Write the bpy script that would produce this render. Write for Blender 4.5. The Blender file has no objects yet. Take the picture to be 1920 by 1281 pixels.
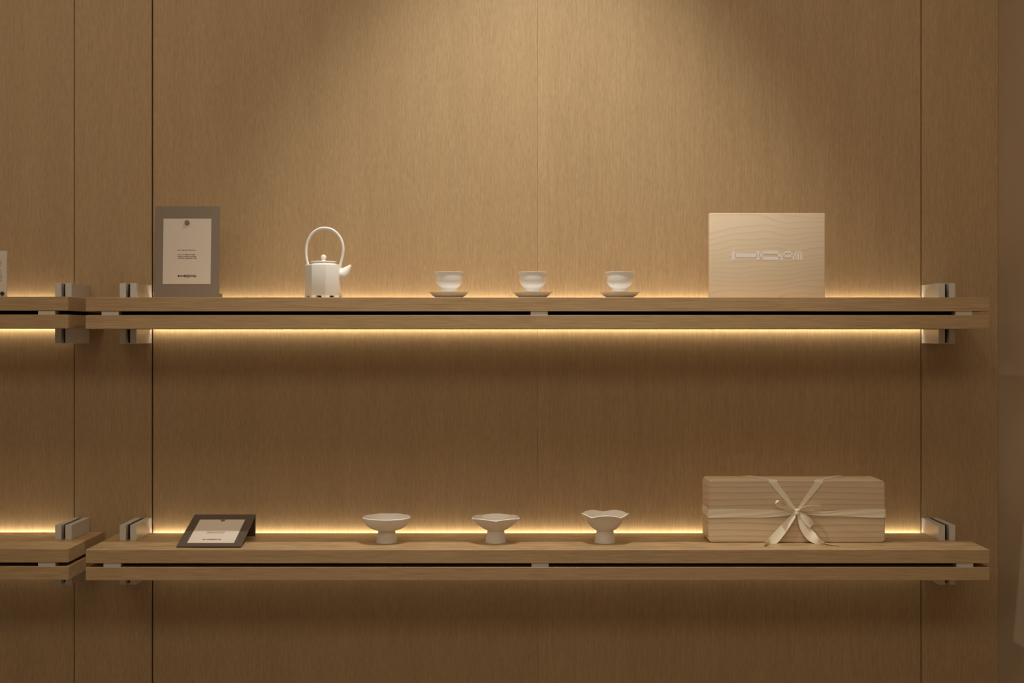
import bpy, bmesh, math, random
from mathutils import Vector, Matrix
C = bpy.context.scene
COL = C.collection
PI = math.pi
random.seed(7)

# ------------------------------------------------------------------ camera, light, exposure
EYE = 1.45          # camera height
D = 3.70            # camera to wall
FP = 2450.0         # focal length in photo pixels
CX, CY = 966.0, 629.0
cam_d = bpy.data.cameras.new('camera')
cam = bpy.data.objects.new('camera', cam_d)
COL.objects.link(cam)
cam.location = (0, -D, EYE)
cam.rotation_euler = (PI / 2, 0, 0)
cam_d.sensor_width = 36
cam_d.lens = 36 * FP / 1920
cam_d.shift_x = (960 - CX) / 1920
cam_d.shift_y = (CY - 640.5) / 1920
C.camera = cam

C.view_settings.view_transform = 'Standard'
C.view_settings.look = 'None'
C.view_settings.gamma = 1
C.view_settings.use_curve_mapping = False
C.view_settings.exposure = 0.0

w = bpy.data.worlds.new('room_ambience')
C.world = w
w.use_nodes = True
w.node_tree.nodes['Background'].inputs[0].default_value = (1.0, 0.83, 0.63, 1)
w.node_tree.nodes['Background'].inputs[1].default_value = 0.145


def lamp(name, kind, loc, target, energy, color, **kw):
    l = bpy.data.lights.new(name, kind)
    l.energy = energy
    l.color = color
    for k, v in kw.items():
        setattr(l, k, v)
    o = bpy.data.objects.new(name, l)
    COL.objects.link(o)
    o.location = loc
    o.rotation_euler = (Vector(target) - Vector(loc)).to_track_quat('-Z', 'Y').to_euler()
    return o


# the recessed spot that washes the display wall
lamp('ceiling_spot', 'SPOT', (0.06, -0.72, 3.38), (0.06, -0.02, 1.55), 28, (1.0, 0.98, 0.88),
     spot_size=math.radians(60), spot_blend=0.75, shadow_soft_size=0.022)
# the wide spill of the same lamp
lamp('ceiling_spot_spill', 'SPOT', (0.06, -0.72, 3.38), (0.06, -0.45, 0.9), 116, (1.0, 0.96, 0.84),
     spot_size=math.radians(77), spot_blend=1.0, shadow_soft_size=0.022)
# added area lights, unseen: soft overhead ambience, then a frontal fill
lamp('overhead_ambience', 'AREA', (-0.8, -1.55, 3.36), (-0.8, -1.2, 0), 23, (1.0, 0.83, 0.61),
     shape='RECTANGLE', size=4.2, size_y=0.9)

lamp('front_fill', 'AREA', (-0.3, -3.9, 3.36), (-0.4, -2.4, 0.8), 45, (1.0, 0.83, 0.61),
     shape='RECTANGLE', size=4.0, size_y=1.2)  # fill added to lift the shelf fronts and the lower wall

# ------------------------------------------------------------------ helpers


def X(px, d):
    return (px - CX) * d / FP


def Z(py, d):
    return EYE + (CY - py) * d / FP


def P(px, py, d):
    return Vector((X(px, d), d - D, Z(py, d)))


def props(o, label=None, cat=None, group=None, kind=None):
    if label: o['label'] = label
    if cat: o['category'] = cat
    if group: o['group'] = group
    if kind: o['kind'] = kind
    return o


def thing(name, loc, label, cat, group=None):
    o = bpy.data.objects.new(name, None)
    o.empty_display_size = 0.02
    COL.objects.link(o)
    o.location = loc
    return props(o, label, cat, group)


def world_loc(o):
    v = Vector((0, 0, 0))
    while o is not None:
        v += o.location
        o = o.parent
    return v


def obj(name, bm, mat, parent=None, smooth=False, loc=None, label=None):
    """bm is in world coordinates; the mesh is moved so that its origin is the parent's origin"""
    base = world_loc(parent) if parent else Vector((0, 0, 0))
    if loc is not None:
        base = Vector(loc)
    bmesh.ops.translate(bm, verts=bm.verts, vec=-base)
    bmesh.ops.recalc_face_normals(bm, faces=bm.faces)
    me = bpy.data.meshes.new(name)
    bm.to_mesh(me)
    bm.free()
    me.materials.append(mat)
    if smooth:
        for p in me.polygons: p.use_smooth = True
        try:
            me.set_sharp_from_angle(angle=math.radians(smooth if smooth is not True else 40))
        except Exception:
            pass
    o = bpy.data.objects.new(name, me)
    COL.objects.link(o)
    if parent:
        o.parent = parent
        o.location = base - world_loc(parent)
    else:
        o.location = base
    if label: o['label'] = label
    return o


def box(bm, x0, x1, y0, y1, z0, z1, bev=0.0, seg=2):
    t = bmesh.new()
    bmesh.ops.create_cube(t, size=1)
    for v in t.verts:
        v.co = Vector(((x0 + x1) / 2 + v.co.x * (x1 - x0), (y0 + y1) / 2 + v.co.y * (y1 - y0), (z0 + z1) / 2 + v.co.z * (z1 - z0)))
    if bev:
        bmesh.ops.bevel(t, geom=t.edges[:] + t.verts[:], offset=bev, segments=seg, profile=0.5, affect='EDGES')
    me = bpy.data.meshes.new('tmp'); t.to_mesh(me); t.free()
    bm.from_mesh(me); bpy.data.meshes.remove(me)
    return bm


def prism(bm, pts, z0, z1, bev=0.0, axis='Z', seg=2):
    """extrude a plan polygon; axis Z: pts are (x,y); axis Y: pts are (x,z) and z0,z1 are y"""
    t = bmesh.new()
    if axis == 'Z':
        a = [t.verts.new((p[0], p[1], z0)) for p in pts]; b = [t.verts.new((p[0], p[1], z1)) for p in pts]
    else:
        a = [t.verts.new((p[0], z0, p[1])) for p in pts]; b = [t.verts.new((p[0], z1, p[1])) for p in pts]
    t.faces.new(a[::-1]); t.faces.new(b)
    n = len(pts)
    for i in range(n):
        t.faces.new((a[i], a[(i + 1) % n], b[(i + 1) % n], b[i]))
    bmesh.ops.recalc_face_normals(t, faces=t.faces)
    if bev:
        t.edges.ensure_lookup_table()
        ed = [e for e in t.edges if len(e.link_faces) == 2 and e.calc_face_angle() > 0.6]
        bmesh.ops.bevel(t, geom=ed, offset=bev, segments=seg, profile=0.5, affect='EDGES')
    me = bpy.data.meshes.new('tmp'); t.to_mesh(me); t.free()
    bm.from_mesh(me); bpy.data.meshes.remove(me)
    return bm


def lathe(bm, prof, cx, cy, cz, n=72, mod=None, close=True):
    """prof: list of (r,z[,w]) ; mod(theta)->(radial factor add, z add)"""
    rings = []
    for p in prof:
        r, z = p[0], p[1]
        wt = p[2] if len(p) > 2 else 0
        if r < 1e-6:
            rings.append([bm.verts.new((cx, cy, cz + z))] * n)
            continue
        ring = []
        for k in range(n):
            th = 2 * PI * k / n
            rr, zz = r, z
            if mod and wt:
                a, b = mod(th)
                rr = r * (1 + wt * a); zz = z + wt * b
            ring.append(bm.verts.new((cx + rr * math.cos(th), cy + rr * math.sin(th), cz + zz)))
        rings.append(ring)
    for i in range(len(rings) - 1):
        A, B = rings[i], rings[i + 1]
        for k in range(n):
            k2 = (k + 1) % n
            vs = []
            for v in (A[k], A[k2], B[k2], B[k]):
                if v not in vs: vs.append(v)
            if len(vs) >= 3:
                try: bm.faces.new(vs)
                except ValueError: pass
    return bm


def spline(pts, n=8):
    """Catmull-Rom through tuples of equal length"""
    out = []
    m = len(pts)
    for i in range(m - 1):
        p0 = pts[max(i - 1, 0)]; p1 = pts[i]; p2 = pts[i + 1]; p3 = pts[min(i + 2, m - 1)]
        for k in range(n):
            t = k / n
            out.append(tuple(0.5 * ((2 * b) + (-a + c) * t + (2 * a - 5 * b + 4 * c - d) * t * t + (-a + 3 * b - 3 * c + d) * t ** 3)
                             for a, b, c, d in zip(p0, p1, p2, p3)))
    out.append(tuple(pts[-1]))
    return out


def tube(bm, pts, radii, n=16, flat=None):
    """pts Vectors in a row, rounded section"""
    rings = []
    up = Vector((0, -1, 0))
    for i, p in enumerate(pts):
        t = (pts[min(i + 1, len(pts) - 1)] - pts[max(i - 1, 0)]).normalized()
        b = t.cross(up)
        if b.length < 1e-4: b = Vector((1, 0, 0))
        b.normalize(); u = b.cross(t).normalized()
        f = flat if flat else 1
        rings.append([bm.verts.new(p + (b * math.cos(2 * PI * k / n) + u * math.sin(2 * PI * k / n) * f) * radii[i]) for k in range(n)])
    for i in range(len(rings) - 1):
        for k in range(n):
            bm.faces.new((rings[i][k], rings[i][(k + 1) % n], rings[i + 1][(k + 1) % n], rings[i + 1][k]))
    bm.faces.new(rings[0][::-1]); bm.faces.new(rings[-1])
    return bm


def strip(bm, rows, thick=0.0005, across=4, cup=0.0, ripple=0.0):
    """ribbon; rows: list of (centre Vector, half-width Vector)"""
    n = len(rows)
    top, bot = [], []
    for i, (c, h) in enumerate(rows):
        t = (rows[min(i + 1, n - 1)][0] - rows[max(i - 1, 0)][0])
        if t.length < 1e-9: t = Vector((0, 0, 1))
        nrm = t.normalized().cross(h.normalized())
        if nrm.length < 1e-4: nrm = Vector((0, -1, 0))
        nrm.normalize()
        A, B = [], []
        for k in range(across + 1):
            s = -1 + 2 * k / across
            q = c + h * s + nrm * (cup * (1 - s * s) + ripple * math.sin(s * 5.0 + i * 0.33))
            A.append(bm.verts.new(q + nrm * thick / 2)); B.append(bm.verts.new(q - nrm * thick / 2))
        top.append(A); bot.append(B)
    for i in range(n - 1):
        for k in range(across):
            bm.faces.new((top[i][k], top[i][k + 1], top[i + 1][k + 1], top[i + 1][k]))
            bm.faces.new((bot[i][k + 1], bot[i][k], bot[i + 1][k], bot[i + 1][k + 1]))
        bm.faces.new((top[i][0], top[i + 1][0], bot[i + 1][0], bot[i][0]))
        bm.faces.new((top[i + 1][across], top[i][across], bot[i][across], bot[i + 1][across]))
    for r in (0, n - 1):
        for k in range(across):
            bm.faces.new((top[r][k], top[r][k + 1], bot[r][k + 1], bot[r][k]))
    return bm


def copy_tree(o, parent=None):
    c = o.copy(); COL.objects.link(c)
    if parent: c.parent = parent
    for ch in list(o.children):
        copy_tree(ch, c)
    return c


# ------------------------------------------------------------------ materials
class N:
    def __init__(s, name):
        s.m = bpy.data.materials.new(name); s.m.use_nodes = True
        s.t = s.m.node_tree; s.b = s.t.nodes['Principled BSDF']

    def n(s, kind, **kw):
        nd = s.t.nodes.new(kind)
        for k, v in kw.items():
            if k.startswith('i_'):
                nd.inputs[k[2:].replace('_', ' ')].default_value = v
            else:
                setattr(nd, k, v)
        return nd

    def l(s, a, b): s.t.links.new(a, b)


def plain(name, col, rough=0.6, metal=0.0, noise=0.0, spec=0.5, coat=0.0, bump=0.0, scale=300):
    q = N(name)
    q.b.inputs['Base Color'].default_value = (*col, 1)
    q.b.inputs['Roughness'].default_value = rough
    q.b.inputs['Metallic'].default_value = metal
    q.b.inputs['Specular IOR Level'].default_value = spec
    q.b.inputs['Coat Weight'].default_value = coat
    tc = q.n('ShaderNodeTexCoord')
    nz = q.n('ShaderNodeTexNoise'); nz.inputs['Scale'].default_value = scale; nz.inputs['Detail'].default_value = 3
    q.l(tc.outputs['Object'], nz.inputs['Vector'])
    mx = q.n('ShaderNodeMix', data_type='RGBA', blend_type='MULTIPLY')
    mx.inputs[0].default_value = noise
    mx.inputs[6].default_value = (*col, 1)
    q.l(nz.outputs['Fac'], mx.inputs[7])
    mn = q.n('ShaderNodeMapRange'); mn.inputs[3].default_value = 1 - noise; mn.inputs[4].default_value = 1 + noise
    q.l(nz.outputs['Fac'], mn.inputs[0])
    vm = q.n('ShaderNodeVectorMath', operation='SCALE'); vm.inputs[0].default_value = col
    q.l(mn.outputs[0], vm.inputs['Scale'])
    q.l(vm.outputs[0], q.b.inputs['Base Color'])
    q.t.nodes.remove(mx)
    if bump:
        bp = q.n('ShaderNodeBump'); bp.inputs['Strength'].default_value = bump; bp.inputs['Distance'].default_value = 0.0005
        q.l(nz.outputs['Fac'], bp.inputs['Height']); q.l(bp.outputs[0], q.b.inputs['Normal'])
    return q.m


def oak(name, axis, base, dark, rough=0.5, s_fine=900, s_mid=260, contrast=1.0, long_fine=45, long_mid=8):
    """rift-cut oak veneer; axis = grain direction ('X' or 'Z')"""
    q = N(name)
    tc = q.n('ShaderNodeTexCoord')
    oi = q.n('ShaderNodeObjectInfo')
    off = q.n('ShaderNodeVectorMath', operation='SCALE'); off.inputs[0].default_value = (37.0, 11.0, 23.0)
    q.l(oi.outputs['Random'], off.inputs['Scale'])
    add = q.n('ShaderNodeVectorMath', operation='ADD')
    q.l(tc.outputs['Object'], add.inputs[0]); q.l(off.outputs[0], add.inputs[1])

    def lay(sa, sl, detail, dist=0.0):
        mp = q.n('ShaderNodeMapping')
        mp.inputs['Scale'].default_value = (sl, sl * 3, sa) if axis == 'X' else (sa, sa, sl)
        q.l(add.outputs[0], mp.inputs['Vector'])
        nz = q.n('ShaderNodeTexNoise'); nz.inputs['Scale'].default_value = 1.0
        nz.inputs['Detail'].default_value = detail; nz.inputs['Distortion'].default_value = dist
        q.l(mp.outputs[0], nz.inputs['Vector'])
        return nz.outputs['Fac']

    def rng(sock, a, b, lo, hi):
        m = q.n('ShaderNodeMapRange'); m.inputs[1].default_value = a; m.inputs[2].default_value = b
        m.inputs[3].default_value = lo; m.inputs[4].default_value = hi
        q.l(sock, m.inputs[0]); return m.outputs[0]

    def math_(op, a, b):
        m = q.n('ShaderNodeMath', operation=op)
        for i, v in enumerate((a, b)):
            if isinstance(v, (int, float)): m.inputs[i].default_value = v
            else: q.l(v, m.inputs[i])
        return m.outputs[0]
    fine = lay(s_fine, long_fine, 1.5)
    mid = lay(s_mid, long_mid, 2.0)
    broad = lay(14, 0.9, 2.0)
    f = math_('ADD', rng(fine, 0.36, 0.64, 0.0, 0.52), rng(mid, 0.33, 0.67, 0.0, 0.30))
    f = math_('ADD', f, rng(broad, 0.3, 0.7, 0.0, 0.18))
    f = math_('ADD', math_('MULTIPLY', math_('SUBTRACT', f, 0.5), contrast), 0.5)
    mx = q.n('ShaderNodeMix', data_type='RGBA')
    mx.inputs[6].default_value = (*dark, 1); mx.inputs[7].default_value = (*base, 1)
    q.l(f, mx.inputs[0])
    q.l(mx.outputs[2], q.b.inputs['Base Color'])
    q.b.inputs['Roughness'].default_value = rough
    q.b.inputs['Specular IOR Level'].default_value = 0.35
    bp = q.n('ShaderNodeBump'); bp.inputs['Strength'].default_value = 0.25; bp.inputs['Distance'].default_value = 0.0003
    q.l(f, bp.inputs['Height']); q.l(bp.outputs[0], q.b.inputs['Normal'])
    return q.m


def plank(name, base, dark, freq, stretch, dist, wid, rough=0.5, tilt=0.0):
    """flat-sawn board, cathedral lines running along X"""
    q = N(name)
    tc = q.n('ShaderNodeTexCoord')
    mp = q.n('ShaderNodeMapping'); mp.inputs['Scale'].default_value = (stretch, 1.0, 1.0); mp.inputs['Rotation'].default_value = (0, tilt, 0)
    q.l(tc.outputs['Object'], mp.inputs['Vector'])
    nz = q.n('ShaderNodeTexNoise'); nz.inputs['Scale'].default_value = dist[0]; nz.inputs['Detail'].default_value = 2
    q.l(mp.outputs[0], nz.inputs['Vector'])
    sep = q.n('ShaderNodeSeparateXYZ'); q.l(mp.outputs[0], sep.inputs[0])
    ma = q.n('ShaderNodeMath', operation='MULTIPLY_ADD'); ma.inputs[1].default_value = dist[1]
    q.l(nz.outputs['Fac'], ma.inputs[0]); q.l(sep.outputs['Z'], ma.inputs[2])
    mb = q.n('ShaderNodeMath', operation='MULTIPLY'); mb.inputs[1].default_value = freq
    q.l(ma.outputs[0], mb.inputs[0])
    fr = q.n('ShaderNodeMath', operation='FRACT'); q.l(mb.outputs[0], fr.inputs[0])
    cr = q.n('ShaderNodeValToRGB')
    cr.color_ramp.elements[0].position = 0; cr.color_ramp.elements[0].color = (1, 1, 1, 1)
    cr.color_ramp.elements[1].position = 1; cr.color_ramp.elements[1].color = (1, 1, 1, 1)
    e = cr.color_ramp.elements.new(1 - wid); e.color = (0.75, 0.75, 0.75, 1)
    e = cr.color_ramp.elements.new(1 - wid * 0.35); e.color = (0, 0, 0, 1)
    q.l(fr.outputs[0], cr.inputs[0])
    m2 = q.n('ShaderNodeMapping'); m2.inputs['Scale'].default_value = (25, 600, 600); q.l(tc.outputs['Object'], m2.inputs['Vector'])
    n2 = q.n('ShaderNodeTexNoise'); n2.inputs['Scale'].default_value = 1; n2.inputs['Detail'].default_value = 2; q.l(m2.outputs[0], n2.inputs['Vector'])
    mul = q.n('ShaderNodeMath', operation='MULTIPLY_ADD'); mul.inputs[1].default_value = 0.5; q.l(n2.outputs['Fac'], mul.inputs[0])
    sc = q.n('ShaderNodeMath', operation='MULTIPLY'); sc.inputs[1].default_value = 0.72; q.l(cr.outputs[0], sc.inputs[0])
    q.l(sc.outputs[0], mul.inputs[2])
    mx = q.n('ShaderNodeMix', data_type='RGBA'); mx.inputs[6].default_value = (*dark, 1); mx.inputs[7].default_value = (*base, 1)
    q.l(mul.outputs[0], mx.inputs[0]); q.l(mx.outputs[2], q.b.inputs['Base Color'])
    q.b.inputs['Roughness'].default_value = rough
    q.b.inputs['Specular IOR Level'].default_value = 0.35
    return q.m


def glow(name, col, strength):
    q = N(name)
    q.b.inputs['Base Color'].default_value = (0.8, 0.8, 0.75, 1)
    q.b.inputs['Emission Color'].default_value = (*col, 1)
    q.b.inputs['Emission Strength'].default_value = strength
    return q.m


M = {}
M['wall'] = oak('oak_veneer_upright', 'Z', (0.52, 0.365, 0.210), (0.355, 0.238, 0.128), rough=0.5, s_fine=900, long_fine=48, s_mid=360, long_mid=10, contrast=0.95)
M['shelf'] = oak('oak_veneer_lengthwise', 'X', (0.52, 0.36, 0.20), (0.34, 0.22, 0.112), rough=0.45, s_fine=800, s_mid=330, long_fine=16, long_mid=7, contrast=1.1)
M['side'] = plain('brown_wall_covering', (0.42, 0.32, 0.225), 0.6, noise=0.02, scale=40)
M['dark'] = plain('shadow_gap_black', (0.012, 0.010, 0.009), 0.8)
M['metal'] = plain('champagne_metal', (0.64, 0.61, 0.575), 0.36, metal=0.2, noise=0.02, scale=500)
M['ceramic'] = plain('white_porcelain', (0.88, 0.86, 0.84), 0.25, noise=0.01, spec=0.5)
M['bisque'] = plain('matte_ceramic', (0.83, 0.785, 0.745), 0.4, noise=0.02, spec=0.4)
M['rim'] = plain('rim_painted_highlight', (0.96, 0.94, 0.91), 0.2)  # the bright edge light on the bowl rims, put into a paler colour
M['board'] = plain('grey_brown_board', (0.235, 0.187, 0.147), 0.55, noise=0.03)
M['board_dark'] = plain('dark_brown_board', (0.10, 0.075, 0.058), 0.5, noise=0.03)
M['paper'] = plain('white_paper', (0.70, 0.62, 0.55), 0.8, noise=0.01)
M['ink'] = plain('black_ink', (0.02, 0.012, 0.01), 0.7)
M['small_print'] = plain('small_print_ink', (0.13, 0.095, 0.07), 0.7)
M['white_print'] = plain('white_print', (0.90, 0.86, 0.84), 0.6)
M['magnet'] = plain('grey_magnet', (0.22, 0.18, 0.15), 0.35, metal=0.4)
M['pin'] = plain('dark_magnet', (0.05, 0.04, 0.03), 0.4, metal=0.3)
M['maple'] = plank('maple_board', (0.82, 0.68, 0.52), (0.71, 0.565, 0.405), 68, 0.5, (6, 0.15), 0.35, tilt=0.14)
M['paulownia'] = plank('pale_paulownia', (0.74, 0.585, 0.42), (0.52, 0.38, 0.25), 66, 0.12, (9, 0.045), 0.35, tilt=0.06)
M['ribbon'] = plain('cream_ribbon', (0.93, 0.85, 0.69), 0.33, noise=0.04, scale=900, spec=0.6)
M['floor'] = plain('pale_floor', (0.32, 0.25, 0.18), 0.6, noise=0.05, scale=6)
M['ceiling'] = plain('ceiling_paint', (0.55, 0.50, 0.44), 0.9)
M['led'] = glow('led_diffuser', (1.0, 0.915, 0.67), 16.0)

# ------------------------------------------------------------------ the setting
HW = 3.45
bk = obj('wall_back', box(bmesh.new(), -4.0, 1.45, 0.018, 0.10, 0, HW), M['dark'], loc=(0, 0, 0))
bk['kind'] = 'structure'
seams = [(-4.0, -2.61), (-2.608, X(138.3, D)), (X(139.8, D), X(284.3, D)), (X(287.0, D), X(1007.95, D)), (X(1008.12, D), X(1726.3, D)), (X(1727.9, D), 1.3675)]
for a, b in seams:
    c = ((a + b) / 2, 0, 0)
    obj('wall_panel', box(bmesh.new(), a, b, 0.0, 0.018, 0, HW, 0.0006, 1), M['wall'], bk, loc=c)
wr = obj('wall_right', box(bmesh.new(), 1.3675, 1.45, -5.2, 0.0, 0, HW), M['side']); wr['kind'] = 'structure'
fl = obj('floor', box(bmesh.new(), -4.0, 1.45, -5.2, 0.10, -0.05, 0), M['floor']); fl['kind'] = 'structure'
ce = obj('ceiling', box(bmesh.new(), -4.0, 1.45, -5.2, 0.10, HW, HW + 0.05), M['ceiling']); ce['kind'] = 'structure'

# ------------------------------------------------------------------ shelves
FD = 0.30           # shelf depth
DF = D - FD
BD = 0.15           # bracket projection
NOTCH = 0.012


def shelf(x0, x1, y_top, y_t2, y_b1, y_bot, spacers, brackets, led, label, br_top, br_bot):
    """y_*: photo rows of the front edge; brackets: list of (xa,xb,xc,xd) plate edges"""
    zt, z2, z1, zb = (Z(v, DF) for v in (y_top, y_t2, y_b1, y_bot))
    root = thing('wall_shelf', ((x0 + x1) / 2, 0, zb), label, 'shelf', 'double-board oak shelves')
    lx0, lx1 = led
    plan = [(x0, -FD), (x1, -FD), (x1, -0.0005), (lx1, -0.0005), (lx1, -NOTCH), (lx0, -NOTCH), (lx0, -0.0005), (x0, -0.0005)]
    for (a, b) in ((z2, zt), (zb, z1)):
        obj('shelf_board', prism(bmesh.new(), plan, a, b, 0.0008, seg=1), M['shelf'], root)
    for s in spacers:
        xa, xb = X(s[0], DF), X(s[1], DF)
        obj('spacer', box(bmesh.new(), xa, xb, -FD + 0.002, -FD + 0.034, z1, z2, 0.0004, 1), M['metal'], root)
    # blackened steel core between the boards
    xs0, xs1 = brackets[0][0] if len(brackets) > 1 else x0 + 0.03, brackets[-1][3]
    obj('steel_core', box(bmesh.new(), xs0, xs1, -BD, -NOTCH - 0.001, z1 + 0.0002, z2 - 0.0002), M['dark'], root)
    for (xa, xb, xc, xd) in brackets:
        for (p, q) in ((xa, xb), (xc, xd)):
            for (u, v) in ((zt, br_top), (br_bot, zb)):
                obj('bracket_plate', box(bmesh.new(), p, q, -BD, -0.0005, u, v, 0.0006, 1), M['metal'], root)
        for (u, v) in ((zt, br_top - 0.002), (br_bot + 0.002, zb)):
            obj('slot_filler', box(bmesh.new(), xb, xc, -BD + 0.022, -0.0005, u, v), M['dark'], root)  # black box set back in the slot between the plates
    # LED profile behind the boards, one lit face up, one lit face down
    def ledseg(z, up):
        bm = bmesh.new()
        n = 60
        L = lx1 - lx0 - 0.006
        ya, yb = -NOTCH + 0.001, -0.004
        for i in range(n):
            a = lx0 + 0.003 + L * i / n; b = lx0 + 0.003 + L * (i + 1) / n
            vs = [bm.verts.new((a, ya, z)), bm.verts.new((b, ya, z)), bm.verts.new((b, yb, z)), bm.verts.new((a, yb, z))]
            bm.faces.new(vs)
        bmesh.ops.remove_doubles(bm, verts=bm.verts, dist=1e-6)
        ret = bmesh.ops.extrude_face_region(bm, geom=bm.faces[:])
        for g in ret['geom']:
            if isinstance(g, bmesh.types.BMVert): g.co.z += -0.003 if up else 0.003
        return bm
    obj('led_strip', ledseg(zt - 0.006, True), M['led'], root)
    obj('led_strip', ledseg(zb + 0.006, False), M['led'], root)
    return root, zt


brL = tuple(X(v, D - BD) for v in (224.2, 236.1, 243.9, 255.8))
brR = tuple(X(v, D - BD) for v in (1760.0, 1772.0, 1779.9, 1791.3))
brN = tuple(X(v, D - BD) for v in (103.0, 115.0, 122.2, 134.3))
UT, UB = Z(531.0, D - BD), Z(644.5, D - BD)
LT, LB = Z(985.0, D - BD), Z(1096.8, D - BD)
SX0, SX1 = X(160.5, DF), X(1856, DF)
up_shelf, ZU = shelf(SX0, SX1, 557.6, 583.9, 591.0, 616.9, [(190, 222), (995, 1027), (1792, 1823.5)], [brL, brR],
                     (brL[3] + 0.001, brR[0] - 0.001), 'long upper oak shelf carrying the teapot and three cups', UT, UB)
lo_shelf, ZL = shelf(SX0, SX1, 1031.0, 1056.5, 1064.0, 1088.6, [(193.4, 226), (996.6, 1029), (1794, 1825.5)], [brL, brR],
                     (brL[3] + 0.001, brR[0] - 0.001), 'long lower oak shelf carrying three footed bowls', LT, LB)
NX1 = X(128, DF)
up_left, ZUL = shelf(-3.5, NX1, 556.4, 582.6, 590.0, 616.0, [(70.8, 102.6)], [brN],
                     (-3.3, brN[0] - 0.001), 'oak shelf cut by the left edge, holding a white card', UT, UB)
lo_left, ZLL = shelf(-3.5, NX1, 1029.4, 1055.2, 1062.6, 1087.6, [(70.8, 103.2)], [brN],
                     (-3.3, brN[0] - 0.001), 'empty lower oak shelf cut by the left edge', LT, LB)

# ------------------------------------------------------------------ printed marks
# the pixel-letter wordmark, in photo pixels on the maple box
MARK = [(1372.5, 1378.5, 471, 487.2), (1378.5, 1419, 476, 482.5), (1419, 1424.5, 471, 487.4), (1424.5, 1429.8, 475.8, 482),
        (1430.2, 1459, 471, 476), (1430.2, 1459, 482.4, 487.4), (1459.2, 1464.2, 475.8, 481.8), (1464.2, 1467.6, 482.2, 487.4),
        (1464.6, 1467.4, 479.2, 481.8), (1465.2, 1467.2, 472.6, 474.6), (1467.8, 1471.2, 474.8, 479), (1471.8, 1483, 471, 474.4), (1471.6, 1483.4, 479.2, 482.6),
        (1483.6, 1486.6, 474.8, 478.6), (1486.8, 1490.2, 480.0, 487.4), (1490.2, 1492.8, 474.2, 487.4), (1492.8, 1495.4, 471.0, 473.8),
        (1495.6, 1498.2, 473.0, 487.4), (1498.4, 1501.0, 471.0, 473.8), (1501.2, 1503.8, 473.4, 487.4)]


def mark_bm(origin, ux, uz, width, nrm, th=0.0004):
    """wordmark on a plane: origin = left centre, ux/uz unit axes"""
    bm = bmesh.new()
    s = width / (1503.8 - 1372.5)
    for (a, b, c, d) in MARK:
        vs = []
        for t in (0, th):
            for (px, py) in ((a - .3, d + .3), (b + .3, d + .3), (b + .3, c - .3), (a - .3, c - .3)):
                vs.append(bm.verts.new(origin + ux * ((px - 1372.5) * s) + uz * ((479.2 - py) * s) + nrm * t))
        for f in ((0, 1, 2, 3), (4, 5, 6, 7), (0, 1, 5, 4), (1, 2, 6, 5), (2, 3, 7, 6), (3, 0, 4, 7)):
            bm.faces.new([vs[i] for i in f])
    return bm


def text_bm(lines, O, ux, uz, nrm, seed, th=0.00012):
    """tiny lines of print too small to read: (x0,x1,z,height) in metres"""
    rnd = random.Random(seed)
    bm = bmesh.new()
    for (x0, x1, z, h) in lines:
        x = x0
        while x < x1 - 0.0008:
            wd = min(rnd.choice((0.0014, 0.0020, 0.0026, 0.0040)), x1 - x)
            hh = h * rnd.uniform(0.7, 1.0)
            vs = []
            for t in (0, th):
                for (a, b) in ((x, z - hh / 2), (x + wd, z - hh / 2), (x + wd, z + hh / 2), (x, z + hh / 2)):
                    vs.append(bm.verts.new(O + ux * a + uz * b + nrm * t))
            for f in ((0, 1, 2, 3), (4, 5, 6, 7), (0, 1, 5, 4), (1, 2, 6, 5), (2, 3, 7, 6), (3, 0, 4, 7)):
                bm.faces.new([vs[i] for i in f])
            x += wd + rnd.choice((0.0006, 0.0007, 0.0009, 0.0022))
    return bm


def slab(bm, O, ux, uz, nrm, x0, x1, z0, z1, t0, t1):
    vs = []
    for t in (t0, t1):
        for (a, b) in ((x0, z0), (x1, z0), (x1, z1), (x0, z1)):
            vs.append(bm.verts.new(O + ux * a + uz * b + nrm * t))
    for f in ((3, 2, 1, 0), (4, 5, 6, 7), (0, 1, 5, 4), (1, 2, 6, 5), (2, 3, 7, 6), (3, 0, 4, 7)):
        bm.faces.new([vs[i] for i in f])
    return bm


def disc(bm, O, ux, uz, nrm, x, z, r, t0, t1, n=28):
    a = [bm.verts.new(O + ux * (x + r * math.cos(2 * PI * k / n)) + uz * (z + r * math.sin(2 * PI * k / n)) + nrm * t0) for k in range(n)]
    b = [bm.verts.new(O + ux * (x + r * .98 * math.cos(2 * PI * k / n)) + uz * (z + r * .98 * math.sin(2 * PI * k / n)) + nrm * (t1 * 0.8 + t0 * .2)) for k in range(n)]
    c = [bm.verts.new(O + ux * (x + r * .85 * math.cos(2 * PI * k / n)) + uz * (z + r * .85 * math.sin(2 * PI * k / n)) + nrm * t1) for k in range(n)]
    bm.faces.new(a[::-1]); bm.faces.new(c)
    for p, q in ((a, b), (b, c)):
        for k in range(n):
            bm.faces.new((p[k], p[(k + 1) % n], q[(k + 1) % n], q[k]))
    return bm


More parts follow.
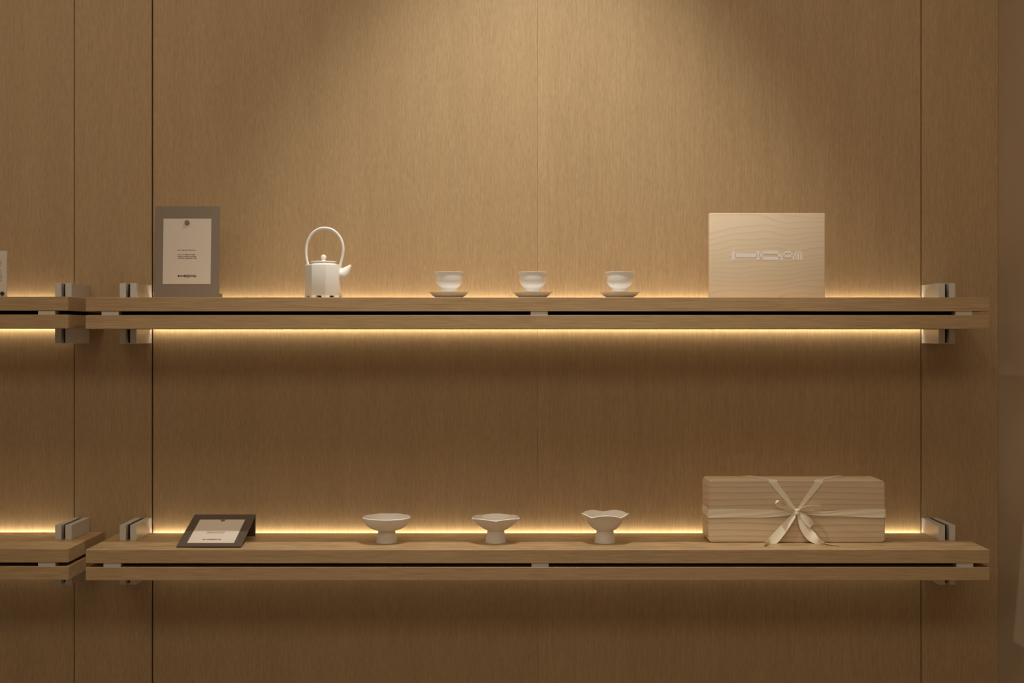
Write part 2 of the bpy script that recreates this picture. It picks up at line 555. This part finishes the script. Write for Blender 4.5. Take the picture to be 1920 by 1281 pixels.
# ------------------------------------------------------------------ upright sign (upper shelf)
d0 = 3.53
s0 = d0 / FP
ux = Vector((1, 0, 0))
lean = math.radians(3)
uz = Vector((0, math.sin(lean), math.cos(lean)))
nr = Vector((0, -math.cos(lean), math.sin(lean)))
O = Vector((X(288.2, d0), d0 - D, ZU + 0.0004))
W_, H_ = 122.2 * s0, (557.6 + (ZU and 3.0) - 386.3) * s0
sign = thing('counter_sign', (O.x + W_ / 2, O.y, ZU), 'upright grey sign board with a pinned white sheet, left of the teapot', 'sign')
bm = slab(bmesh.new(), O, ux, uz, nr, 0, W_, 0, H_, -0.004, 0.0)
bmesh.ops.recalc_face_normals(bm, faces=bm.faces)
bmesh.ops.bevel(bm, geom=bm.edges[:], offset=0.0006, segments=1, affect='EDGES')
obj('backing_board', bm, M['board'], sign)
zbase = 559.8


def sx(px): return (px - 288.2) * s0
def sz(py): return (zbase - py) * s0
obj('paper_sheet', slab(bmesh.new(), O, ux, uz, nr, sx(304.6), sx(394.5), sz(532.5), sz(409.0), 0.0001, 0.0005), M['paper'], sign)
obj('magnet', disc(bmesh.new(), O, ux, uz, nr, sx(349.2), sz(416.2), 4.3 * s0, 0.0006, 0.006), M['magnet'], sign)
obj('printed_text', text_bm([(sx(332), sx(366.5), sz(468.5), 0.0019), (sx(332), sx(366.5), sz(477.2), 0.0026), (sx(332), sx(366.5), sz(480.6), 0.0022), (sx(332), sx(367.2), sz(483.8), 0.0024)],
                            O + nr * 0.0006, ux, uz, nr, 3), M['small_print'], sign)
obj('printed_wordmark', mark_bm(O + ux * sx(333) + uz * sz(517.4) + nr * 0.0006, ux, uz, 34 * s0, nr, 0.00012), M['ink'], sign)
# folding prop behind, its foot shows at the right
px1 = X(412.3, 3.55)
obj('rear_foot', box(bmesh.new(), px1 - 0.06, px1, -0.150, -0.118, ZU + 0.0003, Z(550.0, 3.55), 0.0008, 1), M['board'], sign)
bm = bmesh.new()
tp = O + uz * (H_ * 0.6) + ux * (W_ / 2) + Vector((0, 0.0042, 0))
for sgn in (-1,):
    a = Vector((O.x + W_ / 2 - 0.012, -0.134, ZU + 0.013)); b = Vector((O.x + W_ / 2 + 0.012, -0.134, ZU + 0.013))
    t1 = tp + Vector((-0.012, 0.001, 0)); t2 = tp + Vector((0.012, 0.001, 0))
    vs = [bm.verts.new(v) for v in (a, b, t2, t1)] + [bm.verts.new(v + Vector((0, 0.003, 0))) for v in (a, b, t2, t1)]
    for f in ((0, 1, 2, 3), (4, 5, 6, 7), (0, 1, 5, 4), (1, 2, 6, 5), (2, 3, 7, 6), (3, 0, 4, 7)):
        bm.faces.new([vs[i] for i in f])
obj('prop_leg', bm, M['board'], sign)

# ------------------------------------------------------------------ reclining sign (lower shelf)
zl = ZL + 0.0005
A = Vector((-0.8895, 3.430 - D, zl))
T = Vector((-0.8870, 3.628 - D, EYE - (967.2 - CY) * 3.628 / FP))
w2 = 0.1700
ux2 = Vector((1, 0, 0))
uz2 = (T - A); uz2.x = 0
L2 = uz2.length; uz2.normalize()
nr2 = ux2.cross(uz2).normalized()
if nr2.z < 0: nr2 = -nr2
sg2 = thing('counter_sign', (A.x + w2 / 2, A.y + 0.1, ZL), 'dark folded sign lying back at a low slant on the left of the lower shelf', 'sign')
A2 = A + nr2 * 0.004 - Vector((0, 0, 0.0))
bm = slab(bmesh.new(), A2, ux2, uz2, nr2, 0, w2, 0, L2, -0.0028, 0)
bmesh.ops.recalc_face_normals(bm, faces=bm.faces)
bmesh.ops.bevel(bm, geom=bm.edges[:], offset=0.0004, segments=1, affect='EDGES')
obj('backing_board', bm, M['board_dark'], sg2)
# rear leg of the fold
bt = A2 + uz2 * (L2 - 0.003) - nr2 * 0.0029
obj('rear_leg', slab(bmesh.new(), Vector((A.x, bt.y, ZL + 0.0005)), ux2, Vector((0, 0, 1)), Vector((0, -1, 0)), 0.001, w2 - 0.001, 0, bt.z - ZL - 0.001, -0.0024, 0.0), M['board_dark'], sg2)


def q2(px, py):
    """photo pixel -> (u, v) on the slanted plane"""
    ray = Vector(((px - CX) / FP, 1, (CY - py) / FP))
    org = Vector((0, -D, EYE))
    t = (A2 - org).dot(nr2) / ray.dot(nr2)
    p = org + ray * t - A2
    return p.dot(ux2), p.dot(uz2)


u0, v0 = q2(350.5, 1018.6); u1, v1 = q2(438.5, 1018.6); _, v2 = q2(395, 974.8)
obj('paper_sheet', slab(bmesh.new(), A2, ux2, uz2, nr2, u0, u1, v0, v2, 0.0001, 0.0005), M['paper'], sg2)
um, vm_ = q2(418.3, 976.9)
obj('magnet', disc(bmesh.new(), A2, ux2, uz2, nr2, um, vm_, 0.0055, 0.0006, 0.0035), M['magnet'], sg2)
ua, va = q2(388.6, 998.3); ub, vb = q2(422.0, 998.3); _, vc = q2(400, 1000.4)
obj('printed_text', text_bm([(ua, ub, va, 0.0032), (ua, ub, (va + vc) / 2 - .0022, 0.0026)], A2 + nr2 * 0.0006, ux2, uz2, nr2, 5), M['magnet'], sg2)
ua, va = q2(380.5, 1012.3); ub, _ = q2(414.5, 1012.3)
obj('printed_wordmark', mark_bm(A2 + ux2 * ua + uz2 * va + nr2 * 0.0006, ux2, uz2, ub - ua, nr2, 0.00012), M['ink'], sg2)

# ------------------------------------------------------------------ white card at the left edge
dc = 3.47
Oc = Vector((X(13.0, dc) - 0.15, dc - D, ZUL + 0.0004))
card = thing('price_card', (Oc.x + 0.075, Oc.y, ZUL), 'white card standing on the shelf at the left edge with a dark magnet', 'card')
sc_ = dc / FP
Hc = (558.3 - 471.0) * sc_
nc = Vector((0, -1, 0)); zc_ = Vector((0, 0, 1))
obj('card_panel', slab(bmesh.new(), Oc, ux, zc_, nc, 0, 0.15, 0, Hc, -0.002, 0), M['paper'], card)
obj('magnet', disc(bmesh.new(), Oc, ux, zc_, nc, 0.15 - 8.3 * sc_, (558.3 - 551.3) * sc_, 3.7 * sc_, 0.0002, 0.005), M['pin'], card)
rows = [490.3, 494.2, 498.2, 507.7, 511.0, 514.2, 517.5, 520.7, 523.8, 527.2]
obj('printed_text', text_bm([(0.03, 0.15 - 9.6 * sc_, (558.3 - r) * sc_, 0.0019) for r in rows], Oc + nc * 0.0002, ux, zc_, nc, 9), M['small_print'], card)

# ------------------------------------------------------------------ teapot
dt = 3.47
st = dt / FP
tx = X(606.6, dt)
ty = dt - D
zt0 = ZU + 0.0003
tp = thing('teapot', (tx, ty, zt0), 'white octagonal teapot with a tall hoop handle, on the upper shelf', 'teapot')
R = 35.0 * st
PHI = math.radians(14.8)
BH = Z(497.0, dt) - zt0      # body top
oc = []
for k in range(8):
    a = PHI + k * PI / 4
    oc.append(Vector((-math.cos(a), -math.sin(a), 0)))
bm = bmesh.new()
foot = 0.0050
# closed octagonal body, slightly rounded shoulder
rings = []
for (r, z) in ((0.90, foot + .001), (0.985, foot), (1.0, foot + 0.0012), (1.0, BH - 0.003), (0.985, BH - 0.0008), (0.955, BH), (0.70, BH + 0.0012), (0.66, BH + 0.0022)):
    rings.append([bm.verts.new(Vector((tx, ty, zt0 + z)) + v * R * r) for v in oc])
for i in range(len(rings) - 1):
    for k in range(8):
        bm.faces.new((rings[i][k], rings[i][(k + 1) % 8], rings[i + 1][(k + 1) % 8], rings[i + 1][k]))
bm.faces.new(rings[0][::-1]); bm.faces.new(rings[-1])
bmesh.ops.recalc_face_normals(bm, faces=bm.faces)
ve = [e for e in bm.edges if abs(e.verts[0].co.z - e.verts[1].co.z) > 0.03]
bmesh.ops.bevel(bm, geom=ve, offset=0.0016, segments=2, profile=0.5, affect='EDGES')
obj('body', bm, M['ceramic'], tp, smooth=20)
for k in range(8):   # eight bracket feet wrapping the corners
    c = Vector((tx, ty, zt0)); p = oc[k] * R; a = oc[k - 1] * R; b = oc[(k + 1) % 8] * R
    e1 = p + (a - p) * 0.27; e1b = p + (a - p) * 0.34
    e2 = p + (b - p) * 0.27; e2b = p + (b - p) * 0.34
    bmf = bmesh.new()
    lo = [c + v for v in (e1, p, e2, e2 * .86, p * .86, e1 * .86)]
    hi = [c + v + Vector((0, 0, foot + .0004)) for v in (e1b, p, e2b, e2b * .86, p * .86, e1b * .86)]
    vl = [bmf.verts.new(v) for v in lo]; vh = [bmf.verts.new(v) for v in hi]
    bmf.faces.new(vl[::-1]); bmf.faces.new(vh)
    for i in range(6): bmf.faces.new((vl[i], vl[(i + 1) % 6], vh[(i + 1) % 6], vh[i]))
    obj('foot', bmf, M['ceramic'], tp)
zn = BH
lathe_prof = [(0, zn + .001), (0.0355, zn + 0.001), (0.0340, zn + 0.0022), (0.0300, zn + 0.0052), (0.0292, zn + 0.0062), (0, zn + 0.0062)]
obj('collar', lathe(bmesh.new(), lathe_prof, tx, ty, zt0), M['ceramic'], tp, smooth=50)
zl_ = zn + 0.0064
lid = obj('lid', lathe(bmesh.new(), [(0, zl_), (0.0318, zl_), (0.0338, zl_ + 0.0006), (0.0342, zl_ + 0.0016), (0.0330, zl_ + 0.0026), (0.0200, zl_ + 0.0036), (0.008, zl_ + 0.0042), (0, zl_ + 0.0042)], tx, ty, zt0), M['ceramic'], tp, smooth=50)
zk = zl_ + 0.0040
kc = zk + 0.0030 + 0.0072
prof = [(0, zk), (0.0080, zk), (0.0056, zk + 0.0016), (0.0042, zk + 0.0035)]
for k in range(1, 10):
    a = -PI / 2 + 0.62 + (PI - 0.62) * k / 9
    prof.append((max(0.0075 * math.cos(a), 0) if k < 9 else 0, kc + 0.0072 * math.sin(a)))
obj('knob', lathe(bmesh.new(), prof, tx, ty, zt0, 32), M['ceramic'], lid, smooth=60)
hp = [(578.6, 500.5), (574.6, 484), (573.9, 467), (577.6, 451), (586.0, 437.5), (597.5, 429.7), (608.8, 427.9), (620.5, 430.0), (631.5, 437.5), (640.0, 450.0), (643.6, 465.5), (641.6, 484), (637.0, 500.5)]
pts = [P(a, b, dt) for (a, b) in spline(hp, 6)]
obj('handle', tube(bmesh.new(), pts, [2.65 * st] * len(pts), 18, 1.25), M['ceramic'], tp, smooth=60)
sp = [(636.5, 515.2, 12.6), (641.5, 514.0, 12.2), (646.5, 510.2, 9.6), (651.0, 505.4, 6.6), (655.2, 500.8, 3.9), (658.4, 497.7, 2.3)]
bm = bmesh.new()
cc = spline(sp, 5)
tube(bm, [P(a, b, dt) for a, b, r in cc], [r * st for a, b, r in cc], 20)
obj('spout', bm, M['ceramic'], tp, smooth=50)

# ------------------------------------------------------------------ cups on saucers
dcup = 3.47
sc = dcup / FP


def cup_profile():
    # outer wall up, over the lip, inner wall down (photo px from axis, photo row)
    rows = [(14.5, 548.6), (14.5, 547.2), (14.2, 543.5), (14.4, 540.8), (17.2, 538.6), (21.2, 534.8), (24.0, 529.5), (25.2, 523.0), (25.7, 517.5), (26.2, 513.6), (27.3, 511.2), (27.5, 510.6), (26.8, 510.6)]
    out = [(a * sc, Z(b, dcup)) for a, b in rows]
    inn = [(25.2 * sc, Z(514.0, dcup)), (24.6 * sc, Z(521, dcup)), (22.6 * sc, Z(529, dcup)), (17.5 * sc, Z(535.5, dcup)), (9 * sc, Z(538.5, dcup)), (0, Z(539.2, dcup))]
    return out, inn


def make_cup(px):
    x = X(px, dcup)
    y = dcup - D
    r = thing('tea_cup', (x, y, ZU + 0.004), 'cup', 'cup')
    o, i = cup_profile()
    zf = Z(548.9, dcup)
    prof = [(0, zf + 0.002), (12.2 * sc, zf + 0.002), (12.8 * sc, zf)] + [(a, b) for a, b in o if b > zf] + i
    prof = [(a, b) for a, b, in spline(prof[2:], 3)]
    prof = [(0, zf + 0.002), (12.0 * sc, zf + 0.002)] + [(max(a, 0), b) for a, b in prof]
    prof[-1] = (0, prof[-1][1])
    obj('bowl', lathe(bmesh.new(), prof, x, y, 0, 80), M['ceramic'], r, smooth=60)
    s = thing('saucer', (x, y, ZU), 'saucer', 'saucer')
    z0 = ZU + 0.0003
    zr = Z(548.0, dcup)
    sp_ = [(0, z0 + 0.001), (22.0 * sc, z0 + 0.001), (22.6 * sc, z0), (24.4 * sc, z0), (25.5 * sc, z0 + 0.0016), (31 * sc, z0 + 0.0066), (36 * sc, zr - 0.0022), (38.2 * sc, zr - 0.0006), (38.6 * sc, zr),
           (37.8 * sc, zr + 0.0002), (34 * sc, zr - 0.0016), (28 * sc, zr - 0.0042), (20 * sc, zf - 0.0012), (15 * sc, zf - 0.0006), (0, zf - 0.0006)]
    obj('dish', lathe(bmesh.new(), sp_, x, y, 0, 80), M['ceramic'], s, smooth=50)
    return r, s


cu, sa = make_cup(842.0)
GC, GS = 'white footed teacups on the upper shelf', 'white saucers under the teacups'
props(cu, 'white footed teacup nearest the teapot, leftmost of three', 'cup', GC)
props(sa, 'white saucer under the leftmost teacup', 'saucer', GS)
for px, lc, ls in ((998.4, 'white footed teacup in the middle of the three cups', 'white saucer under the middle teacup'),
                   (1162.0, 'white footed teacup nearest the upright maple box, rightmost of three', 'white saucer under the rightmost teacup')):
    c2 = copy_tree(cu); s2 = copy_tree(sa)
    c2.location.x = X(px, dcup); s2.location.x = X(px, dcup)
    props(c2, lc, 'cup', GC); props(s2, ls, 'saucer', GS)

# ------------------------------------------------------------------ maple box, upper shelf
dm = 3.455
bx0, bx1 = X(1330.9, dm), X(1546.9, dm)
bz1 = Z(399.6, dm)
mb = thing('wooden_box', ((bx0 + bx1) / 2, dm - D, ZU), 'pale maple box standing upright on the upper shelf with a white pixel-lettered mark', 'box')
bm = box(bmesh.new(), bx0, bx1, dm - D, dm - D + 0.026, ZU + 0.0003, bz1, 0.0016, 3)
obj('box_body', bm, M['maple'], mb, smooth=30)
s_ = dm / FP
obj('printed_wordmark', mark_bm(P(1372.5, 479.2, dm) + Vector((0, -0.00005, 0)), Vector((1, 0, 0)), Vector((0, 0, 1)), (1503.8 - 1372.5) * s_, Vector((0, -1, 0)), 0.0003),
    M['white_print'], mb, label='white pixel lettering')

# ------------------------------------------------------------------ footed bowls, lower shelf
db = 3.52


def footed_bowl(px, label, outer, zr, n, cusp, ar, az, rr=0.0645):
    x = X(px, db); y = db - D
    r = thing('footed_bowl', (x, y, ZL), label, 'bowl', 'footed ceramic bowls on the lower shelf')

    def mod(th):
        p = abs(math.sin(n / 2 * (th - cusp)))
        return ar * (p - 0.6), az * p
    z0 = ZL + 0.0003
    foot = [(0, 0.004), (0.0235, 0.004), (0.0262, 0.0), (0.0282, 0.0), (0.0283, 0.0015), (0.0266, 0.011), (0.0249, 0.020), (0.0232, 0.028), (0.0226, 0.0325)]
    foot = foot + [(0.0, 0.0325)]
    obj('foot', lathe(bmesh.new(), foot, x, y, z0, 64), M['bisque'], r, smooth=40)
    pr = [(0.0, 0.0326, 0), (0.0228, 0.0326, 0)] + list(outer)
    t = 0.0032
    rim_o = (rr, zr, 1.0)
    ot = spline([tuple(v) for v in pr[1:]] + [rim_o], 4)
    prof = [pr[0]] + ot + [(rr - 0.0008, zr + 0.0009, 1.0), (rr - 0.0020, zr + 0.0009, 1.0), (rr - 0.0029, zr - 0.0006, 1.0)]
    inner = []
    for (a, b, c_) in reversed(outer):
        inner.append((max(a - t, 0.004), b + t * 0.8, c_))
    prof += spline([prof[-1]] + inner + [(0.0, 0.0365, 0)], 4)[1:]
    prof = [(max(a, 0), b, c_) for a, b, c_ in prof]
    prof[-1] = (0, 0.0365, 0)
    obj('bowl', lathe(bmesh.new(), prof, x, y, z0, 160, mod), M['bisque'], r, smooth=70)
    bmr = bmesh.new()
    nn = 160
    ring = []
    for k in range(nn):
        th = 2 * PI * k / nn
        a, b = mod(th)
        q = []
        for (dr, dz) in ((0.0001, 0.0002), (-0.0006, 0.0013), (-0.0022, 0.0013), (-0.0030, -0.0002)):
            R_ = (rr + dr) * (1 + a)
            q.append(bmr.verts.new((x + R_ * math.cos(th), y + R_ * math.sin(th), z0 + zr + dz + b)))
        ring.append(q)
    for k in range(nn):
        for j in range(4):
            bmr.faces.new((ring[k][j], ring[(k + 1) % nn][j], ring[(k + 1) % nn][(j + 1) % 4], ring[k][(j + 1) % 4]))
    obj('rim', bmr, M['rim'], r, smooth=60, label='lip with its highlight painted pale')
    return r


footed_bowl(725.2, 'footed bowl with nearly round rim, nearest the slanted dark sign',
            [(0.0290, 0.0338, .0), (0.0410, 0.0378, .1), (0.0520, 0.0445, .4), (0.0600, 0.0545, .8)], 0.0675, 8, math.radians(270), 0.014, 0.0007, 0.0645)
footed_bowl(929.6, 'footed bowl with five-cornered rim, middle of the three bowls',
            [(0.0280, 0.0352, .0), (0.0375, 0.0408, .2), (0.0465, 0.0475, .5), (0.0560, 0.0565, .8)], 0.0655, 5, math.radians(270), -0.055, 0.0024, 0.0640)
footed_bowl(1134.4, 'deepest footed bowl with wavy petal rim, nearest the ribboned box',
            [(0.0280, 0.0350, .0), (0.0375, 0.0415, .2), (0.0465, 0.0515, .5), (0.0550, 0.0630, .8)], 0.0725, 5, math.radians(234), -0.035, 0.0064, 0.0650)

# ------------------------------------------------------------------ ribboned gift box
df = 3.514
gx0, gx1 = X(1328.5, df), X(1659.8, df)
gy0, gy1 = df - D, df - D + 0.115
gz0, gz1 = ZL + 0.0004, Z(901.2, df)
gb = thing('gift_box', ((gx0 + gx1) / 2, (gy0 + gy1) / 2, ZL), 'long rounded wooden box tied with a cream ribbon bow, on the lower shelf', 'box')
rr_ = 0.010
cr_ = []
for (cx_, cz_, a0) in ((gx1 - rr_, gz1 - rr_, 0), (gx0 + rr_, gz1 - rr_, 90), (gx0 + rr_, gz0 + rr_, 180), (gx1 - rr_, gz0 + rr_, 270)):
    for k in range(7):
        a = math.radians(a0 + 15 * k)
        cr_.append((cx_ + rr_ * math.cos(a), cz_ + rr_ * math.sin(a)))
bm = bmesh.new()
va = []
BV = [(0.0, 0.004), (0.0012, 0.0012), (0.004, 0.0)]
mx_, mz_ = (gx0 + gx1) / 2, (gz0 + gz1) / 2
lay = [(gy0 + a, b) for a, b in BV] + [(gy1 - a, b) for a, b in reversed(BV)]
for (yy, ins) in lay:
    ringv = []
    for (qx, qz) in cr_:
        fx = (qx - mx_) / (gx1 - mx_); fz = (qz - mz_) / (gz1 - mz_)
        ringv.append(bm.verts.new((qx - ins * fx, yy, qz - ins * fz)))
    va.append(ringv)
nn = len(cr_)
for i in range(len(va) - 1):
    for k in range(nn):
        bm.faces.new((va[i][k], va[i][(k + 1) % nn], va[i + 1][(k + 1) % nn], va[i + 1][k]))
bm.faces.new(va[0]); bm.faces.new(va[-1][::-1])
obj('box_body', bm, M['paulownia'], gb, smooth=25)

rb = M['ribbon']
e_ = 0.0012


def F(px, py, dy):
    return P(px, py, df - dy)


KN = F(1494.3, 959.8, 0.006)
zc0 = Z(962.7, df); hwid = 8.2 * df / FP
# horizontal band round the box
rows_ = []
back = [(gx1 + e_, gy1 - .01), (gx1 - .004, gy1 + e_), (gx0 + .004, gy1 + e_), (gx0 - e_, gy1 - .01)]
seq = [(KN.x, gy0 - e_, Z(960.5, df), 0.0045), (X(1478, df), gy0 - e_ * 1.2, Z(961.5, df), 0.0075), (X(1455, df), gy0 - e_ * 1.4, Z(962.2, df), 0.0098), (X(1420, df), gy0 - e_, Z(963.0, df), 0.0115), (X(1375, df), gy0 - e_, Z(962.6, df), hwid), (gx0 + 0.008, gy0 - e_, zc0, hwid),
       (gx0 - e_ * .3, gy0 + 0.001, zc0, hwid), (gx0 - e_, gy0 + 0.012, zc0, hwid), (gx0 - e_, gy0 + 0.06, zc0 + .001, hwid), (gx0 - e_, gy1 - 0.010, zc0, hwid), (gx0 + .002, gy1 + e_, zc0, hwid)]
seq2 = [(gx0 + .012, gy1 + e_, zc0, hwid), ((gx0 + gx1) / 2, gy1 + e_, zc0, hwid), (gx1 - .012, gy1 + e_, zc0, hwid), (gx1, gy1 + e_ * .6, zc0, hwid), (gx1 + e_, gy1 - 0.010, zc0, hwid), (gx1 + e_, gy0 + 0.012, zc0, hwid), (gx1 + e_ * .3, gy0 + .001, zc0, hwid),
        (gx1 - 0.008, gy0 - e_, zc0, hwid), (X(1620, df), gy0 - e_, Z(962.3, df), 0.0112), (X(1580, df), gy0 - e_ * 1.5, Z(962.3, df), 0.0088), (X(1545, df), gy0 - e_ * 1.4, Z(963.4, df), 0.0060), (X(1515, df), gy0 - e_ * 1.2, Z(961.5, df), 0.0055), (KN.x, gy0 - e_, Z(960.5, df), 0.0045)]
rows_ = []
for s in (spline(seq, 6), spline(seq2, 6)):
    for (a, b, c_, h) in s:
        rows_.append((Vector((a, b, c_)), Vector((0, 0, h))))
obj('ribbon_band', strip(bmesh.new(), rows_, 0.0005, 8, 0.0, 0.0005), rb, gb, smooth=60)


def strand(xtop, xtop_b, xback, name='ribbon_strand'):
    """from the knot up the face, over the top edge, down the back"""
    xt = X(xtop, df); xb_ = X(xback, D + gy1 - 0.0)
    hw = 0.0115
    k1 = Vector((KN.x + (0.002 if xt > KN.x else -0.002), gy0 - 0.0030, KN.z + 0.002))
    out = []

    def go(p, q, h0, h1, n):
        for i in range(n + 1):
            f = i / n
            h = h0 + (h1 - h0) * f
            out.append((p.lerp(q, f), Vector((h, 0, 0))))
    m1 = k1.lerp(Vector((xt, gy0 - e_, gz1 - 0.004)), 0.45); m1.y = gy0 - e_ * 1.4
    go(k1, m1, 0.0036, 0.0085, 6)
    go(m1, Vector((xt, gy0 - e_, gz1 - 0.0045)), 0.0087, hw, 6)
    go(Vector((xt, gy0 + 0.0005, gz1 - 0.0006)), Vector((xt, gy0 + 0.0009, gz1 - 0.0002)), hw, hw, 1)
    go(Vector((xt, gy0 + 0.0050, gz1 + e_ * 0.8)), Vector((xb_, gy1 - 0.0050, gz1 + e_ * 0.8)), hw, hw, 6)
    go(Vector((xb_, gy1 - 0.0005, gz1 - 0.0002)), Vector((xb_, gy1, gz1 - 0.0008)), hw, hw, 1)
    go(Vector((xb_, gy1 + e_, gz1 - 0.006)), Vector((xb_, gy1 + e_, zc0)), hw, hw, 4)
    obj(name, strip(bmesh.new(), out, 0.0004, 4, 0.0), rb, gb, smooth=60)


strand(1449.5, 0, 1399)
strand(1535.5, 0, 1572)

bow = bpy.data.objects.new('bow', None)
bow.empty_display_size = 0.01
COL.objects.link(bow); bow.parent = gb; bow.location = KN - world_loc(gb)


def loop(name, pts_, par):
    out = []
    for (px, py, dy, hx, hy, hz) in spline(pts_, 7):
        out.append((F(px, py, dy), Vector((hx, hy, hz)) * 0.001))
    return obj(name, strip(bmesh.new(), out, 0.0005, 5, 0.0012), rb, par, smooth=60)


# left loop, small and rolled
loop('bow_loop', [(1493, 959.5, .007, 0.5, -1.5, 2.6), (1483, 957.6, .009, 1.0, -3, 3.8), (1471, 952.4, .013, 1.5, -5, 5.4), (1461.5, 948.3, .018, 2, -6, 6.0), (1456.8, 943.6, .023, 3, -6, 4.6),
                  (1458.6, 938.9, .022, 3.5, -6, 1.5), (1465.0, 938.8, .017, 2.5, -6, 1.0), (1471.5, 943.4, .012, 1, -5, 3.0), (1479, 950.0, .010, 1, -4, 3.8), (1487, 955.8, .008, 1, -3, 3.0), (1493, 958.8, .007, 0.5, -1.5, 2.0)], bow)
# right loop, wide and open
loop('bow_loop', [(1496, 958.6, .008, 0, -1.5, 2.5), (1505, 953.6, .012, -1.0, -4, 4.0), (1517, 951.2, .018, -1, -5, 5.5), (1529, 951.4, .022, -0.5, -5, 6.5), (1536.5, 953.0, .021, 0, -5, 7.8),
                  (1537.5, 956.0, .015, 0, -5, 7.6), (1529, 959.0, .009, 0.5, -4, 6.4), (1516, 960.8, .006, 1, -4, 4.4), (1505, 960.8, .006, 1, -3, 3.0), (1496, 960.4, .007, 0, -1.5, 2.0)], bow)


def tail(name, pts_, cup=0.0010, ripple=0.0):
    """pts: px, py, distance ahead of the face (m), half width px"""
    sp3 = spline(pts_, 7)
    cs = [F(a, b, c_) for a, b, c_, h, tw in sp3]
    out = []
    for i, (a, b, c_, h, tw) in enumerate(sp3):
        t = (cs[min(i + 1, len(cs) - 1)] - cs[max(i - 1, 0)]).normalized()
        wv = t.cross(Vector((0, -1, 0)))
        if wv.length < 0.15: wv = Vector((1, 0, 0))
        wv.normalize()
        wv = (wv * math.cos(tw) + t.cross(wv) * math.sin(tw)).normalized()
        out.append((cs[i], wv * h * df / FP))
    return obj(name, strip(bmesh.new(), out, 0.0005, 6, cup, ripple), rb, bow, smooth=60)


def sdy(py, lift=0.0008):
    """distance ahead of the face for a point of the shelf top seen at row py"""
    dd = (EYE - ZL - lift) * FP / (py - CY)
    return df - dd


tail('bow_tail', [(1493, 961.5, .007, 2.6, 0), (1485.5, 971, .009, 4.6, .2), (1474, 985, .009, 7.0, .25), (1461, 1001, .010, 8.4, .2), (1451.5, 1011.5, .013, 8.8, .1), (1443, 1018.0, .022, 8.4, 0), (1433.5, 1022.5, sdy(1022.5, .004), 6.0, -.2)])
tail('bow_tail', [(1496, 962.0, .007, 2.6, 0), (1501.0, 974.5, .009, 5.2, -.1), (1508.5, 990.0, .010, 8.6, -.15), (1520, 1004.5, .011, 9.5, -.1), (1531.5, 1013.8, .020, 7.0, .35),
                  (1545, 1019.3, sdy(1019.3, .003), 3.6, .9), (1559, 1022.4, sdy(1022.4, .002), 2.4, .9), (1569, 1023.4, sdy(1023.4, .002), 2.6, .6), (1579, 1026.6, sdy(1026.6, .0015), 2.8, .2)])
tail('bow_tail', [(1499, 961.5, .008, 2.8, 0), (1507, 969.5, .011, 5.5, .2), (1516.0, 978.5, .012, 7.2, .1), (1522.5, 987.0, .009, 5.0, -.2)])
# knot: a wrapped, slightly pinched turn of ribbon
bm = bmesh.new()
kp = [(0.0022, -0.0085), (0.0058, -0.0074), (0.0072, -0.0040), (0.0067, 0.0), (0.0074, 0.0042), (0.0060, 0.0076), (0.0022, 0.0088)]
n_ = 28
rg = []
for (r, z) in spline(kp, 3):
    rg.append([bm.verts.new(KN + Vector((r * (1 + .07 * math.sin(3 * 2 * PI * k / n_)) * math.cos(2 * PI * k / n_) + z * 0.12, r * 0.72 * math.sin(2 * PI * k / n_) - 0.002, z)))
               for k in range(n_)])
for i in range(len(rg) - 1):
    for k in range(n_):
        bm.faces.new((rg[i][k], rg[i][(k + 1) % n_], rg[i + 1][(k + 1) % n_], rg[i + 1][k]))
bm.faces.new(rg[0][::-1]); bm.faces.new(rg[-1])
obj('knot', bm, rb, bow, smooth=60)
